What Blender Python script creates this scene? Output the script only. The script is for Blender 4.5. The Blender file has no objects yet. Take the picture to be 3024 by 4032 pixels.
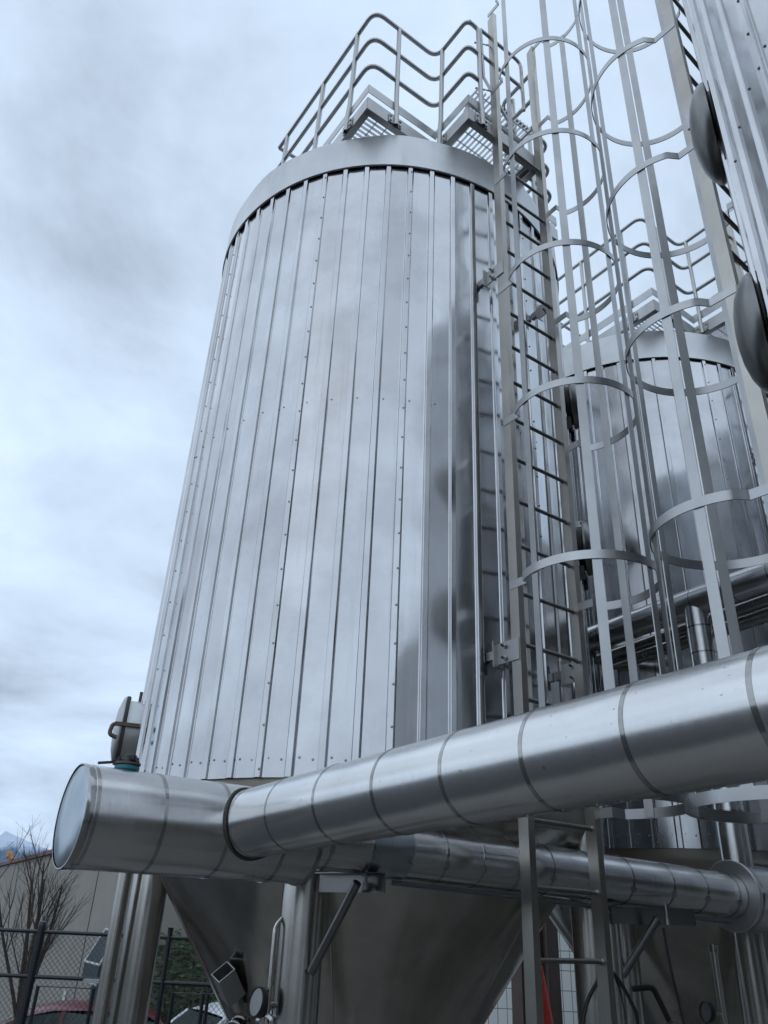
import bpy, math, random
from mathutils import Vector, Matrix
R_ = math.radians
SC = bpy.context.scene
COL = SC.collection
EYE = 2.7
random.seed(7)

# ------------------------------------------------------------------ materials
def newmat(name):
    m = bpy.data.materials.new(name); m.use_nodes = True
    nt = m.node_tree; return m, nt, nt.nodes['Principled BSDF']
def N(nt, typ, **kw):
    n = nt.nodes.new(typ)
    for k, v in kw.items(): setattr(n, k, v)
    return n
def mapped(nt, scale, coord='Object'):
    tc = N(nt, 'ShaderNodeTexCoord'); mp = N(nt, 'ShaderNodeMapping')
    mp.inputs['Scale'].default_value = scale
    nt.links.new(tc.outputs[coord], mp.inputs['Vector']); return mp
def noise(nt, scale, vec=(1, 1, 1), detail=3, rough=.5):
    mp = mapped(nt, vec); n = N(nt, 'ShaderNodeTexNoise')
    n.inputs['Scale'].default_value = scale; n.inputs['Detail'].default_value = detail
    n.inputs['Roughness'].default_value = rough
    nt.links.new(mp.outputs[0], n.inputs['Vector']); return n
def ramp(nt, src, pts):
    r = N(nt, 'ShaderNodeValToRGB'); e = r.color_ramp.elements
    e[0].position, e[0].color = pts[0][0], (*pts[0][1], 1)
    e[1].position, e[1].color = pts[1][0], (*pts[1][1], 1)
    for p, c in pts[2:]:
        x = e.new(p); x.color = (*c, 1)
    nt.links.new(src, r.inputs[0]); return r
def metal(name, c, rough, spread=.06, streak=None, streak_s=.0, wave=0., wave_scale=1.5, dirt_refl=.25, dirt_refl_col=(.16, .14, .12), specks=False, metallic=1.0, wavevec=(1,1,1), dirt_refl_vec=(1,1,1)):
    m, nt, b = newmat(name)
    b.inputs['Metallic'].default_value = metallic
    n1 = noise(nt, 2.2, detail=6, rough=.6)
    c2 = tuple(x * (1 - dirt_refl * .5) for x in c)
    cr = ramp(nt, n1.outputs['Fac'], [(.35, c2), (.6, c)])
    col = cr.outputs[0]
    if dirt_refl > 0:
        n2 = noise(nt, 9, vec=dirt_refl_vec, detail=8, rough=.7)
        f = ramp(nt, n2.outputs['Fac'], [(.58, (0, 0, 0)), (.75, (dirt_refl,) * 3)])
        mx = N(nt, 'ShaderNodeMix', data_type='RGBA')
        nt.links.new(f.outputs[0], mx.inputs['Factor']); nt.links.new(col, mx.inputs['A'])
        mx.inputs['B'].default_value = (*dirt_refl_col, 1); col = mx.outputs['Result']
    if specks:
        n3 = noise(nt, 75, vec=(.5, 1, 1), detail=2)
        f = ramp(nt, n3.outputs['Fac'], [(.70, (0, 0, 0)), (.76, (.45,) * 3)])
        mx = N(nt, 'ShaderNodeMix', data_type='RGBA')
        nt.links.new(f.outputs[0], mx.inputs['Factor']); nt.links.new(col, mx.inputs['A'])
        mx.inputs['B'].default_value = (.11, .1, .09, 1); col = mx.outputs['Result']
    nt.links.new(col, b.inputs['Base Color'])
    nr = noise(nt, 5, vec=streak or (1, 1, 1), detail=4)
    mr = N(nt, 'ShaderNodeMapRange'); mr.inputs['To Min'].default_value = max(.02, rough - spread); mr.inputs['To Max'].default_value = rough + spread
    nt.links.new(nr.outputs['Fac'], mr.inputs['Value']); nt.links.new(mr.outputs[0], b.inputs['Roughness'])
    last = None
    if streak and streak_s:
        ns = noise(nt, 40, vec=streak, detail=2)
        bp = N(nt, 'ShaderNodeBump'); bp.inputs['Strength'].default_value = streak_s; bp.inputs['Distance'].default_value = .002
        nt.links.new(ns.outputs['Fac'], bp.inputs['Height']); last = bp
    if wave:
        nw = noise(nt, wave_scale, vec=wavevec, detail=1)
        bp = N(nt, 'ShaderNodeBump'); bp.inputs['Strength'].default_value = 1; bp.inputs['Distance'].default_value = wave
        nt.links.new(nw.outputs['Fac'], bp.inputs['Height'])
        if last: nt.links.new(last.outputs[0], bp.inputs['Normal'])
        last = bp
    if last: nt.links.new(last.outputs[0], b.inputs['Normal'])
    return m
def paint(name, c, rough=.6, var=.25, scale=4, bump=0., metallic=0., bscale=30):
    m, nt, b = newmat(name); b.inputs['Metallic'].default_value = metallic; b.inputs['Roughness'].default_value = rough
    n1 = noise(nt, scale, detail=8, rough=.65)
    cr = ramp(nt, n1.outputs['Fac'], [(.3, tuple(x * (1 - var) for x in c)), (.7, tuple(min(1, x * (1 + var * .5)) for x in c))])
    nt.links.new(cr.outputs[0], b.inputs['Base Color'])
    if bump:
        nb = noise(nt, bscale, detail=5); bp = N(nt, 'ShaderNodeBump'); bp.inputs['Distance'].default_value = bump
        nt.links.new(nb.outputs['Fac'], bp.inputs['Height']); nt.links.new(bp.outputs[0], b.inputs['Normal'])
    return m
M = {}
M['clad'] = metal('polished_cladding', (.535, .54, .55), .15, .05, streak=(6, 6, .12), streak_s=.04, wave=.022, wave_scale=2.2, wavevec=(1, 1, .7), dirt_refl=.30, dirt_refl_col=(.30, .30, .30), dirt_refl_vec=(1.6, 1.6, .07))
M['cap'] = metal('matt_flashing', (.62, .63, .635), .46, .05, dirt_refl=.28, dirt_refl_col=(.27, .26, .25), dirt_refl_vec=(.8, .8, .10))
M['cone'] = metal('brushed_cone_steel', (.54, .52, .48), .20, .11, streak=(1.5, 1.5, .3), streak_s=.06, wave=.035, wave_scale=2.0, wavevec=(1, 1, .15), dirt_refl=.6, dirt_refl_col=(.24, .21, .17), dirt_refl_vec=(.8, .8, .12))  # upright light and dark streaks in this colour imitate reflections on the cone
M['skirt'] = metal('dull_band_steel', (.42, .39, .34), .42, .08, dirt_refl=.4)
M['leg'] = metal('brushed_leg_steel', (.52, .505, .475), .24, .08, streak=(8, 8, .1), streak_s=.05, dirt_refl=.4, dirt_refl_vec=(1, 1, .2), dirt_refl_col=(.22, .19, .16))
M['jacket'] = metal('pipe_jacket_aluminium', (.67, .67, .665), .23, .07, streak=(9, .12, .12), streak_s=.15, wave=.003, wave_scale=3, dirt_refl=.12, specks=True)
M['disc'] = metal('end_disc_aluminium', (.47, .52, .56), .30, .08, dirt_refl=.55, dirt_refl_col=(.25, .27, .29), wave=.02, wave_scale=5, dirt_refl_vec=(1, 1, .35))
M['band'] = metal('strap_steel', (.40, .395, .385), .14, .04, dirt_refl=.4, dirt_refl_col=(.06, .055, .05))
M['rail'] = metal('ladder_steel', (.44, .42, .385), .30, .07, streak=(5, 5, .15), streak_s=.06, dirt_refl=.35, dirt_refl_col=(.30, .27, .22))
M['cage'] = metal('cage_flat_steel', (.45, .455, .455), .34, .08, dirt_refl=.3, dirt_refl_col=(.28, .26, .23))
M['rung'] = metal('rung_steel', (.27, .265, .255), .34, .06, dirt_refl=.3)
M['tube'] = metal('handrail_steel', (.44, .44, .43), .36, .04, dirt_refl=.1)
M['frame'] = metal('platform_steel', (.48, .48, .475), .42, .08, dirt_refl=.4, dirt_refl_col=(.26, .25, .24))
M['grate'] = metal('grating_steel', (.50, .51, .52), .4, .05, dirt_refl=.2)
M['screw'] = metal('screw_steel', (.30, .30, .31), .3, .05, dirt_refl=0)
M['dome'] = metal('dark_dished_steel', (.22, .22, .215), .34, .08, dirt_refl=.35, dirt_refl_col=(.14, .13, .12))
M['rust'] = metal('rusty_steel', (.14, .11, .095), .6, .1, dirt_refl=.5, dirt_refl_col=(.13, .07, .04), metallic=.6)
M['black'] = paint('black_iron', (.018, .019, .02), .45)
M['gasket'] = paint('dark_sealant', (.06, .055, .05), .8)
M['teal'] = paint('teal_valve_paint', (.02, .16, .2), .4)
M['rubber'] = paint('rubber', (.02, .02, .02), .8)
M['bluepipe'] = metal('thin_line_steel', (.25, .27, .31), .4, dirt_refl=.2)
M['asphalt'] = paint('asphalt', (.052, .052, .053), .85, var=.35, scale=1.5, bump=.004, bscale=60)
M['concrete'] = paint('concrete', (.19, .18, .165), .85, var=.2, scale=1.2, bump=.003)
M['grass'] = paint('grass_ground', (.045, .06, .03), .95, var=.5, scale=2, bump=.03, bscale=25)
M['wall'] = paint('tilt_up_concrete', (.30, .285, .25), .85, var=.14, scale=.7, bump=.003)
M['hallwall'] = paint('pale_sheet_wall', (.58, .58, .58), .6)
M['capred'] = paint('red_brown_coping', (.16, .07, .055), .6)
M['green'] = paint('dark_green_paint', (.015, .075, .055), .5)
M['awn'] = paint('dark_canvas', (.02, .035, .04), .7)
M['fence'] = paint('black_vinyl_coating', (.012, .016, .022), .4)
M['mesh'] = paint('mesh_vinyl_coating', (.02, .03, .03), .5)
M['bark'] = paint('bark', (.06, .042, .032), .9, var=.4, scale=12)
M['twigred'] = paint('twig_bark', (.07, .052, .042), .9, var=.3, scale=12)
M['rock'] = paint('mountain_rock', (.10, .13, .17), .95, var=.5, scale=.006)
M['glass'] = paint('car_glass', (.03, .045, .045), .08)
M['redcar'] = paint('red_car_paint', (.13, .022, .028), .3, var=.1)
M['whitecar'] = paint('white_car_paint', (.68, .70, .72), .3, var=.05)
M['tyre'] = paint('tyre', (.02, .02, .02), .85)
M['orange'] = paint('orange_housing', (.75, .28, .04), .5)
M['redcone'] = paint('red_plastic', (.5, .025, .012), .5)
M['column'] = paint('brown_column_paint', (.085, .06, .052), .55)
M['steelwhite'] = paint('white_trim', (.6, .6, .6), .6)
def leafmat(name, c):
    m, nt, b = newmat(name); b.inputs['Roughness'].default_value = .6
    oi = N(nt, 'ShaderNodeNewGeometry'); mr = ramp(nt, oi.outputs['Random Per Island'], [(0, tuple(x * .45 for x in c)), (1, tuple(x * 1.5 for x in c))])
    nt.links.new(mr.outputs[0], b.inputs['Base Color']); return m
M['leaf'] = leafmat('hedge_leaf', (.05, .095, .028))
def blockmat():
    m, nt, b = newmat('white_stack_block'); b.inputs['Roughness'].default_value = .55
    mp = mapped(nt, (1, 1, 1)); br = N(nt, 'ShaderNodeTexBrick'); br.offset = 0
    br.inputs['Color1'].default_value = (.86, .88, .86, 1); br.inputs['Color2'].default_value = (.80, .84, .82, 1); br.inputs['Mortar'].default_value = (.22, .25, .25, 1)
    br.inputs['Scale'].default_value = 1; br.inputs['Brick Width'].default_value = .145; br.inputs['Row Height'].default_value = .27; br.inputs['Mortar Size'].default_value = .006
    sp = N(nt, 'ShaderNodeSeparateXYZ'); cb = N(nt, 'ShaderNodeCombineXYZ')
    nt.links.new(mp.outputs[0], sp.inputs[0]); nt.links.new(sp.outputs['X'], cb.inputs['X']); nt.links.new(sp.outputs['Z'], cb.inputs['Y'])
    nt.links.new(cb.outputs[0], br.inputs['Vector']); nt.links.new(br.outputs['Color'], b.inputs['Base Color']); return m
M['block'] = blockmat()
def mountmat():
    m, nt, b = newmat('mountain_slopes'); b.inputs['Roughness'].default_value = 1
    g = N(nt, 'ShaderNodeTexCoord'); s = N(nt, 'ShaderNodeSeparateXYZ'); nt.links.new(g.outputs['Object'], s.inputs[0])
    n = noise(nt, .012, detail=8, rough=.7); ad = N(nt, 'ShaderNodeMath', operation='MULTIPLY_ADD')
    nt.links.new(n.outputs['Fac'], ad.inputs[0]); ad.inputs[1].default_value = 130; nt.links.new(s.outputs['Z'], ad.inputs[2])
    mr = N(nt, 'ShaderNodeMapRange'); mr.inputs['From Min'].default_value = 175; mr.inputs['From Max'].default_value = 235
    nt.links.new(ad.outputs[0], mr.inputs[0])
    r = ramp(nt, mr.outputs[0], [(0, (.045, .075, .12)), (1, (.55, .62, .74)), (.6, (.07, .12, .2))]); nt.links.new(r.outputs[0], b.inputs['Base Color']); return m  # blue of distant haze is painted into the slopes, snow above
M['mount'] = mountmat()

# ------------------------------------------------------------------ helpers
ROOT = {}
def root(name, label, cat, loc=(0, 0, 0), mat=None, rz=0, group=None):
    o = bpy.data.objects.new(name, None); COL.objects.link(o); o.empty_display_size = .2
    mw = mat if mat is not None else Matrix.Translation(loc) @ Matrix.Rotation(rz, 4, 'Z')
    o.matrix_world = mw; ROOT[o.name] = mw.inverted()
    o['label'] = label; o['category'] = cat
    if group: o['group'] = group
    return o
def inv_of(p):
    while p is not None:
        if p.name in ROOT: return ROOT[p.name]
        p = p.parent
    return Matrix.Identity(4)
def copy_tree(o, parent=None):
    c = o.copy(); COL.objects.link(c); c.parent = parent
    for ch in [x for x in ALL if x.parent == o]: copy_tree(ch, c)
    return c
ALL = []
def basis(d):
    d = Vector(d).normalized(); a = Vector((0, 0, 1)) if abs(d.z) < .95 else Vector((1, 0, 0))
    s = d.cross(a).normalized(); return s, s.cross(d).normalized(), d
class MB:
    def __init__(s): s.v = []; s.f = []; s.sm = []
    def add(s, vs, fs, smooth=False):
        o = len(s.v); s.v += [tuple(x) for x in vs]; s.f += [tuple(i + o for i in q) for q in fs]; s.sm += [smooth] * len(fs); return s
    def box(s, c, size, rot=None, bev=0.):
        c = Vector(c); h = [x / 2 for x in size]; rot = rot or Matrix.Identity(3)
        b = min(bev, min(h) * .9)
        if b <= 0:
            vs = [c + rot @ Vector((i * h[0], j * h[1], k * h[2])) for i in (-1, 1) for j in (-1, 1) for k in (-1, 1)]
            return s.add(vs, [(0, 1, 3, 2), (4, 6, 7, 5), (0, 4, 5, 1), (2, 3, 7, 6), (0, 2, 6, 4), (1, 5, 7, 3)])
        pts = []
        for i in (-1, 1):
            for j in (-1, 1):
                for k in (-1, 1):
                    pts.append((i * (h[0] - b), j * (h[1] - b), k * h[2])); pts.append((i * (h[0] - b), j * h[1], k * (h[2] - b))); pts.append((i * h[0], j * (h[1] - b), k * (h[2] - b)))
        # corner idx: n = ((i)*4+(j)*2+k)*3 + {0:z,1:y,2:x}
        I = lambda i, j, k, t: (i * 4 + j * 2 + k) * 3 + t
        F = []
        F += [(I(0,0,0,0), I(0,1,0,0), I(1,1,0,0), I(1,0,0,0)), (I(0,0,1,0), I(1,0,1,0), I(1,1,1,0), I(0,1,1,0))]
        F += [(I(0,0,0,1), I(1,0,0,1), I(1,0,1,1), I(0,0,1,1)), (I(0,1,0,1), I(0,1,1,1), I(1,1,1,1), I(1,1,0,1))]
        F += [(I(0,0,0,2), I(0,0,1,2), I(0,1,1,2), I(0,1,0,2)), (I(1,0,0,2), I(1,1,0,2), I(1,1,1,2), I(1,0,1,2))]
        for j in (0, 1):
            for k in (0, 1): F.append((I(0,j,k,0), I(1,j,k,0), I(1,j,k,1), I(0,j,k,1)))
        for i in (0, 1):
            for k in (0, 1): F.append((I(i,0,k,0), I(i,1,k,0), I(i,1,k,2), I(i,0,k,2)))
            for j in (0, 1): F.append((I(i,j,0,1), I(i,j,1,1), I(i,j,1,2), I(i,j,0,2)))
            for j in (0, 1):
                for k in (0, 1): F.append((I(i,j,k,0), I(i,j,k,1), I(i,j,k,2)))
        return s.add([c + rot @ Vector(p) for p in pts], F)
    def sweep(s, pts, sec, up=(0, 0, 1), closed=False, smooth=False, caps=True):
        """mitred sweep; sec = (side, up) offsets"""
        P = [Vector(p) for p in pts]; n = len(P); up = Vector(up); rings = []
        for i in range(n):
            a = P[i] - P[i - 1] if (i > 0 or closed) else None
            b = P[(i + 1) % n] - P[i] if (i < n - 1 or closed) else None
            ta = a.normalized() if a is not None and a.length > 1e-9 else None; tb = b.normalized() if b is not None and b.length > 1e-9 else None
            if ta is None: ta = tb
            if tb is None: tb = ta
            t = (ta + tb).normalized(); sc = 1 / max(.35, t.dot(ta))
            side = ta.cross(up)
            if side.length < 1e-4: side = ta.cross(Vector((1, 0, 0)))
            side.normalize(); u2 = side.cross(ta).normalized()
            ring = []
            for x, y in sec:
                p = side * x + u2 * y
                # project along ta to the mitre plane
                k = -p.dot(t) / max(.2, ta.dot(t)); ring.append(P[i] + p + ta * k)
            rings.append(ring)
        m = len(sec); vs = [v for r in rings for v in r]; fs = []
        for i in range(n if closed else n - 1):
            j = (i + 1) % n
            for k in range(m):
                l = (k + 1) % m; fs.append((i * m + k, i * m + l, j * m + l, j * m + k))
        if caps and not closed: fs += [tuple(range(m))[::-1], tuple((n - 1) * m + k for k in range(m))]
        return s.add(vs, fs, smooth)
    def tube(s, pts, r, seg=10, closed=False, up=(0, 0, 1), r2=None, caps=True):
        """circular sweep with parallel transport"""
        P = [Vector(p) for p in pts]; n = len(P); vs = []; side = None
        for i in range(n):
            if closed: t = (P[(i + 1) % n] - P[i - 1]).normalized()
            else: t = (P[min(i + 1, n - 1)] - P[max(i - 1, 0)]).normalized()
            if side is None: side = basis(t)[0]
            side = (side - t * side.dot(t)).normalized(); u = side.cross(t)
            rr = r if r2 is None else r + (r2 - r) * i / (n - 1)
            vs += [P[i] + (side * math.cos(2 * math.pi * k / seg) + u * math.sin(2 * math.pi * k / seg)) * rr for k in range(seg)]
        fs = []
        for i in range(n if closed else n - 1):
            j = (i + 1) % n
            fs += [(i * seg + k, i * seg + (k + 1) % seg, j * seg + (k + 1) % seg, j * seg + k) for k in range(seg)]
        s.add(vs, fs, True)
        if caps and not closed:
            s.add(vs[:seg], [tuple(range(seg))]); s.add(vs[-seg:], [tuple(range(seg))[::-1]])
        return s
    def lathe(s, prof, c=(0, 0, 0), d=(0, 0, 1), seg=32, smooth=True, sy=1.0):
        """prof = [(radius, along)]"""
        A, B, D = basis(d); c = Vector(c); vs = []; fs = []
        if abs(Vector(d).normalized().z) > .95: A, B = Vector((1, 0, 0)), Vector((0, 1, 0))
        for r, h in prof:
            vs += [c + (A * math.cos(2 * math.pi * k / seg) * r + B * math.sin(2 * math.pi * k / seg) * r * sy) + D * h for k in range(seg)]
        for i in range(len(prof) - 1):
            fs += [(i * seg + k, i * seg + (k + 1) % seg, (i + 1) * seg + (k + 1) % seg, (i + 1) * seg + k) for k in range(seg)]
        return s.add(vs, fs, smooth)
    def build(s, name, mat, parent=None, local=False, tags=None, auto=None):
        me = bpy.data.meshes.new(name); iv = Matrix.Identity(4) if local else inv_of(parent)
        me.from_pydata([tuple(iv @ Vector(v)) for v in s.v], [], s.f)
        me.polygons.foreach_set('use_smooth', s.sm)
        me.materials.append(M[mat] if isinstance(mat, str) else mat)
        me.validate(); me.update()
        import bmesh
        b = bmesh.new(); b.from_mesh(me); bmesh.ops.remove_doubles(b, verts=b.verts, dist=1e-6) if len(s.v) < 60000 and auto != 'raw' else None
        bmesh.ops.recalc_face_normals(b, faces=b.faces)
        b.to_mesh(me); b.free()
        if auto is None: me.set_sharp_from_angle(angle=R_(38))
        o = bpy.data.objects.new(name, me); COL.objects.link(o); o.parent = parent; ALL.append(o)
        for k, v in (tags or {}).items(): o[k] = v
        return o
def rotz(a): return Matrix.Rotation(a, 3, 'Z')
def fillet(pts, r, n=6):
    P = [Vector(p) for p in pts]; out = [P[0]]
    for i in range(1, len(P) - 1):
        a = (P[i - 1] - P[i]); b = (P[i + 1] - P[i]); la, lb = a.length, b.length; a.normalize(); b.normalize()
        rr = min(r, la * .45, lb * .45); p0 = P[i] + a * rr; p1 = P[i] + b * rr
        for k in range(n + 1):
            t = k / n; out.append(p0 * (1 - t) ** 2 + P[i] * 2 * t * (1 - t) + p1 * t * t)
    out.append(P[-1]); return out
def rect(w, h): return [(-w / 2, -h / 2), (w / 2, -h / 2), (w / 2, h / 2), (-w / 2, h / 2)]
def st(o, **k):
    for a, b in k.items(): o[a] = b
    return o
Z = lambda rel: rel + EYE

# ------------------------------------------------------------------ tanks
TR = 1.59; NRIB = 58
def tank(c, label, rib0, hatches, zo=0., legs=(), extra=None):
    """rib0: direction angle (deg, world) of one seam rib"""
    t = root('fermentation_tank', label, 'tank', (c[0], c[1], 0), group='tall steel tanks in ribbed cladding')
    zb, zt = Z(.645) + zo, Z(5.36) + zo
    rnd = random.Random(int(c[0] * 100))
    pitch = 2 * math.pi / NRIB; sec = []
    for k in range(NRIB):
        a = R_(rib0) + k * pitch; er = Vector((math.cos(a), math.sin(a))); et = Vector((-math.sin(a), math.cos(a)))
        j1 = rnd.uniform(-.0015, .0015)
        for tt, rr in ((-.027, j1), (-.0225, .002), (-.018, .016), (-.015, .018), (.015, .018), (.018, .016), (.0225, .002), (.027, j1)):
            sec.append(er * (TR + rr) + et * tt)
    n = len(sec)
    rows = [zb, zb + .35, zb + 2.3, zt]
    vs = [(p.x + c[0], p.y + c[1], z) for z in rows for p in sec]
    fs = [(i * n + k, i * n + (k + 1) % n, (i + 1) * n + (k + 1) % n, (i + 1) * n + k) for i in range(len(rows) - 1) for k in range(n)]
    cl = MB().add(vs, fs); ncl = len(cl.f)
    # screws: seams each sixth rib plus two girth rows
    s = cl
    def screw(a, r, z):
        d = Vector((math.cos(a), math.sin(a), 0)); p = Vector((c[0], c[1], z)) + d * r
        s.lathe([(.008, -.003), (.008, .0015), (.0048, .002), (.0048, .006), (0, .0065)], p, d, 7, False)
    k = 0
    for kk in range(0, NRIB, 6):
        z = zb + .04
        while z < zt - .1:
            screw(R_(rib0) + kk * pitch + rnd.uniform(-.001, .001) + .005, TR + .018, z); z += .228
    for z0 in (zb + .1, Z(3.04) + zo):
        for kk in range(NRIB):
            a = R_(rib0) + kk * pitch
            screw(a + .030, TR - .002, z0 + rnd.uniform(-.004, .004))
            if z0 < zb + .5: screw(a - .032, TR - .002, z0 - .01)
    co_ = s.build('ribbed_cladding', 'clad', t, auto='raw'); co_.data.materials.append(M['screw'])
    big = co_.data.polygons; R2 = (TR + .0255) ** 2
    for q in big:
        if q.area < .0004: q.material_index = 1
    # cap flashing : overlapping sheet segments with a turned lip
    cz0, cz1 = Z(5.30) + zo, Z(5.665) + zo
    cpb = MB().lathe([(1.600, cz0 + .03), (1.602, cz0 + .002), (1.616, cz0), (1.619, cz0 + .003), (1.6175, cz0 + .010), (1.6175, cz1 - .010), (1.614, cz1 - .002), (1.59, cz1 + .004), (.9, cz1 + .16), (0.02, cz1 + .26)], (c[0], c[1], 0), seg=120); cp_ = cpb.build('cap_flashing', 'cap', t)
    for v_ in cp_.data.vertices:   # slight buckles of the thin sheet
        an_ = math.atan2(v_.co.y, v_.co.x); k_ = max(0, min(1, (v_.co.z - cz0 - .02) / .3)); f_ = 1 - .004 * k_ * (1 + math.sin(an_ * 9 + c[0]) * .9 + .5 * math.sin(an_ * 17)); v_.co.x *= f_; v_.co.y *= f_
    # bare band and cone
    b = MB().lathe([(1.50, zb + .1), (1.565, zb + .1), (1.565, Z(.585) + zo), (1.553, Z(.545) + zo), (1.525, Z(.50) + zo)], (c[0], c[1], 0), seg=96)
    b.build('bottom_band', 'skirt', t)
    cn = MB()
    for ca_ in (-97, -37, 83, 203):
        cd_ = Vector((math.cos(R_(ca_)), math.sin(R_(ca_)), 0)); cn.tube([Vector((c[0], c[1], Z(zz_) + zo)) + cd_ * rr_ for rr_, zz_ in ((1.303, .19), (.748, -.60), (.163, -1.43))], .0035, 5)
    cn.lathe([(1.528, Z(.503) + zo), (1.49, Z(.455) + zo), (1.30, Z(.19) + zo), (.745, Z(-.60) + zo), (.16, Z(-1.43) + zo), (.13, Z(-1.50) + zo), (.13, Z(-1.9) + zo), (.17, Z(-1.9) + zo), (.17, Z(-1.93) + zo), (0.01, Z(-1.93) + zo)], (c[0], c[1], 0), seg=96).build('cone', 'cone', t)
    for (x, y) in legs:
        l = MB(); l.lathe([(.113, .02), (.113, Z(.62) + zo)], (x, y, 0), seg=28); l.box((x, y, .012), (.34, .34, .024)); l.lathe([(.13, .024), (.13, .07), (.113, .08)], (x, y, 0), seg=24)
        l.build('leg', 'leg', t)
    for (ang, z, rr, kind) in hatches:
        a = R_(ang); d = Vector((math.cos(a), math.sin(a), 0)); tn = Vector((-d.y, d.x, 0)); p = Vector((c[0], c[1], z)) + d * (TR - (.07 if kind == 'dome' and rr > .22 else .03))
        if kind == 'dome':
            h = MB().lathe([(rr * .55, .07), (rr * .97, .085), (rr, .09), (rr, .10), (rr * .97, .118), (rr * .86, .145), (rr * .66, .172), (rr * .4, .190), (rr * .15, .197), (.001, .198)], p, d, 56).build('hatch_cover', 'dome', t)
            MB().lathe([(rr * .8, .0), (rr * .8, .082), (rr * .5, .083)], p, d, 40).build('hatch_neck', 'black', t)
            q = MB(); up_ = Vector((0, 0, 1)); hz_ = p + d * .075 + up_ * rr * .93
            for sgn in (1, -1): q.box(hz_ + tn * sgn * .045, (.085, .012, .05), rotz(a))
            q.tube([hz_ + up_ * .012 - tn * .065, hz_ + up_ * .012 + tn * .065], .009, 10)
            q.tube([hz_ - d * .02 - up_ * .02, hz_ - d * .02 - up_ * .13], .010, 8)
            q.build('hinge', 'band', h)
            q = MB(); q.box(p + d * .045 - up_ * rr * .98, (.05, .12, .05), rotz(a)); q.build('latch', 'black', h)
            for sg in (-1, 1):
                MB().box(p + d * .05 - up_ * (rr * 1.15) + tn * sg * rr * .5, (.05, .008, .11), rotz(a)).build('lug', 'black', h)
            # bolted square doubler plate
        else:
            h = MB().lathe([(rr * .9, 0), (rr * .9, .115), (rr * 1.0, .115), (rr * 1.0, .13)], p, d, 40, sy=1.08).build('hatch_neck', 'cap', t)
            MB().lathe([(rr * 1.01, .138), (rr * 1.02, .150), (rr * .95, .163), (rr * .6, .185), (.001, .195)], p, d, 40, sy=1.08).build('lid', 'frame', h)
            q = MB().lathe([(rr * 1.0, .118), (rr * 1.035, .124), (rr * 1.035, .140), (rr * 1.0, .146)], p, d, 40, sy=1.08); q.build('clamp_ring', 'gasket', h)
            q = MB(); sd_ = tn * rr * 1.02
            q.box(p + d * .11 + sd_, (.15, .03, .022), rotz(a))
            q.tube(fillet([p + d * .14 + sd_, p + d * .20 + sd_, p + d * .21 + sd_ + Vector((0, 0, -.07)), p + d * .16 + sd_ + Vector((0, 0, -.085))], .05), .013, 8)
            q.build('swing_handle', 'rust', h)
            MB().tube([p + d * .06 + Vector((0, 0, rr * .95)), p + d * .06 + Vector((0, 0, rr * 1.32))], .011, 8).build('hinge_pin', 'rust', h)
    return t
CA = (-.04, 5.71); CC = (2.97, 1.69); CD = (2.96, 7.79)
seamA = -90 + 4.5
def off(c, ang, r): return (c[0] + r * math.cos(R_(ang)), c[1] + r * math.sin(R_(ang)))
tankA = tank(CA, 'large ribbed steel tank in the middle, whole cap and platform in view', seamA,
     [(-15.8 - 5, Z(3.80), .20, 'dome'), (-15.8 - 5, Z(2.50), .20, 'dome'), (197.5, Z(1.05), .20, 'neck')],
     legs=[(-1.40, 5.57), (-.316, 4.409), (1.31, 5.03), off(CA, 72, 1.33)])
tankC = tank(CC, 'ribbed steel tank cut off by the right edge with two dark hatch covers', 180 - 31.5 - 9.5,
     [(180 - 31.4, Z(3.62), .255, 'dome'), (180 - 31.0, Z(2.29), .27, 'dome')],
     legs=[off(CC, 20, 1.33), off(CC, 110, 1.33), off(CC, 200, 1.33), off(CC, 290, 1.33)])
tankD = tank(CD, 'ribbed steel tank standing behind the ladders at right', -118.0, [], zo=-.05,
     legs=[off(CD, 225, 1.33), (2.83, 6.46), off(CD, 20, 1.33), off(CD, 110, 1.33)])

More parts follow.
